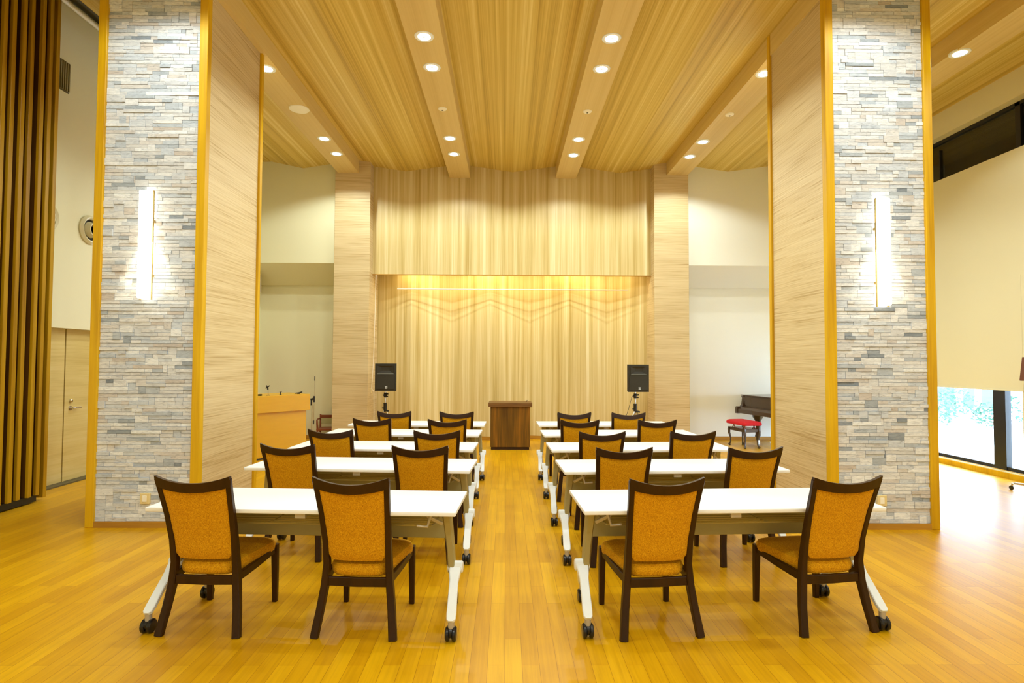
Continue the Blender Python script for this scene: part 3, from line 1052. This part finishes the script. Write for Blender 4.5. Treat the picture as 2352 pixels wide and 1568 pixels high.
# ------------------------------------------------------------------ left side: slatted screen, grille, nozzles, conduit
t = thing('slatted_screen', 'tall screen of vertical timber slats on a black base at far left', 'screen', (-5.14, 6.0, 0))
box(-.16, -.10, -1.6, .36, .10, 6.2).build('gap_shade_panel', M_dark, t, 0)  # near-black sheet painting the shade seen between the slats
y = 6.31
i = 0
while y > 4.5:
    dx = (.0, .012, -.01, .006)[i % 4]
    yy = y - 6.0
    sl = box(-.10, .0 + dx, yy - .018, yy + .018, .085, 6.2, bev=.002).build('slat', M_fin, t, 0)
    box(.0 + dx, .034 + dx, yy - .024, yy + .024, .085, 6.2, bev=.003).build('face_strip', M_slat, sl, 0)
    y -= .118
    i += 1
box(-.15, .0, .425, .475, .03, 6.2, bev=.003).build('end_post', M_slat, t, 0)
box(-.15, .005, -1.6, .33, .015, .085).build('base_skid', M_black, t, 0)
t = thing('air_grille', 'dark louvred air grille high on the left wall', 'vent', (XL, 6.95, 5.06))
box(-.01, .01, -.135, .10, -.19, .19).build('frame', M_vent, t, 0)
for k_ in range(7):
    yy = -.115 + k_ * .033
    box(.008, .026, yy - .006, yy + .006, -.175, .175).build('louvre', M_louvre, t, 0)
for yy, lab in ((7.47, 'round cream air nozzle on the left wall beside the stone column'), (6.74, 'round cream air nozzle half hidden by the slatted screen')):
    t = thing('air_nozzle', lab, 'vent', (XL, yy, 3.26))
    MB().lathe([(.14, 0), (.185, 0), (.19, .02), (.165, .05), (.14, .035), (.135, -.0)], n=32, axis='x').build('outer_ring', M_nozzle, t)
    MB().lathe([(.001, .003), (.14, .003), (.14, .006), (.001, .006)], n=24, axis='x').build('throat_shade', M_dark, t)  # flat dark disc in place of the nozzle's shaded hollow
    MB().lathe([(.085, .01), (.105, .01), (.085, .075), (.07, .075), (.07, .01)], n=28, axis='x').build('inner_cone', M_nozzle, t)
struct(box(XL, XL + .62, YB, 9.0, 6.05, 6.46), 'trim_11', M_vent)
o = MB().cyl((XL + .05, YB + .1, 5.96), (XL + .05, 9.3, 5.96), .035, 12).build('conduit_pipe', M_nozzle)
tag(o, 'long cream conduit pipe along the top of the left wall', 'pipe')
t = thing('wall_speaker', 'small grey box speaker high in the rear left corner', 'speaker', (-4.93, 11.0, 3.02))
box(0, .14, -.12, .12, -.16, .22, bev=.01).build('cabinet', M_nozzle, t)
box(.135, .148, -.10, .10, -.14, .20, bev=.004).build('grille', M_grey, t)

# ------------------------------------------------------------------ right edge: board on a castered stand
t = thing('display_board', 'red-brown display board on a castered stand at the right edge', 'board', (6.45, 6.85, 0))
box(-.012, .012, -.95, .22, 1.36, 1.66, bev=.004).xf(Matrix.Rotation(R(8), 4, 'Y') @ Matrix.Rotation(R(6), 4, 'Z')).xf(Matrix.Translation((-.16, .03, .0))).build('board_panel', M_board, t, 0)
mb = MB().tube([(-.16, .18, .085), (.28, -.35, .085)], .012, 10)
mb.tube([(.02, -.03, .085), (.03, -.03, 1.0)], .014, 10)
mb.build('base_frame', M_chrome, t)
for cx, cy in ((-.18, .20), (.28, -.35)):
    c_ = MB().lathe([(.01, -.010), (.026, -.008), (.028, 0), (.026, .008), (.01, .010)], (cx, cy, .028), n=16, axis='x').build('caster', M_wheel, t)
    MB().cyl((cx, cy, .03), (cx + .01, cy - .01, .085), .010, 10).build('caster_stem', M_chrome, c_)

# ------------------------------------------------------------------ outside, beyond the low window
struct(box(7.16, 40, -2, 50, -.25, -.10), 'ground_outside', M_paving)
rnd = random.Random(3)


def shrub(x, y, h, wd, label, n_=260):
    t = thing('shrub', label, 'shrub', (x, y, -.10), 0, 'shrubs outside the low window')
    mb = MB()
    for q in range(6):
        a = rnd.uniform(0, 6.28)
        mb.tube([(0, 0, 0), (cos(a) * wd * .2, sin(a) * wd * .2, h * .4), (cos(a) * wd * .38, sin(a) * wd * .38, h * .8)], [.012, .008, .004], 5)
    mb.build('stems', M_stem, t)
    mb = MB()
    for q in range(n_):
        a, b_ = rnd.uniform(0, 6.28), rnd.uniform(-.9, 1)
        rr_ = rnd.uniform(.55, 1)
        c0 = Vector((cos(a) * wd / 2 * rr_ * math.sqrt(max(.05, 1 - b_ * b_ * .8)), sin(a) * wd / 2 * rr_ * math.sqrt(max(.05, 1 - b_ * b_ * .8)), h * (.5 + .48 * b_ * rr_)))
        e = Euler((rnd.uniform(-1, 1), rnd.uniform(-1, 1), rnd.uniform(0, 6.28))).to_matrix()
        s = rnd.uniform(.04, .08)
        mb.add([c0 + e @ Vector(p) * s for p in ((0, -1, 0), (.45, 0, .12), (0, 1, 0), (-.45, 0, .12))], [(0, 1, 2, 3)])
    mb.build('leaves', M_leaf, t, 0)


for i, (x, y, h, wd) in enumerate(((11.0, 14.6, .8, 1.0), (12.1, 15.8, 1.0, 1.2), (12.4, 14.5, .7, .8), (13.5, 15.0, .85, 1.1), (13.4, 13.5, .8, .9), (14.7, 13.9, .95, 1.1), (15.5, 15.5, 1.1, 1.6), (13.0, 16.8, 1.1, 1.7))):
    shrub(x, y, h, wd, ('leafy shrub outside the low window, %s' % ('nearest the column', 'large and pale behind the first', 'low one in the middle', 'rounded one before the white post', 'beyond the black mullion', 'right of the mullion', 'large one far back right', 'large one far back left')[i]))
for i, (x, y, w_) in enumerate(((13.9, 17.4, .14), (14.5, 17.4, .12), (15.6, 17.2, .5))):
    o = box(x, x + w_, y, y + w_, -.1, 3.4).build('garden_post', M_white, smooth=0)
    tag(o, 'white post outside the low window, %s' % ('leftmost slim one', 'right-hand slim one', 'broad one by the mullion')[i], 'post')
struct(box(8, 34, 21, 21.3, -.1, 3.2), 'wall_outside', M_outwall)
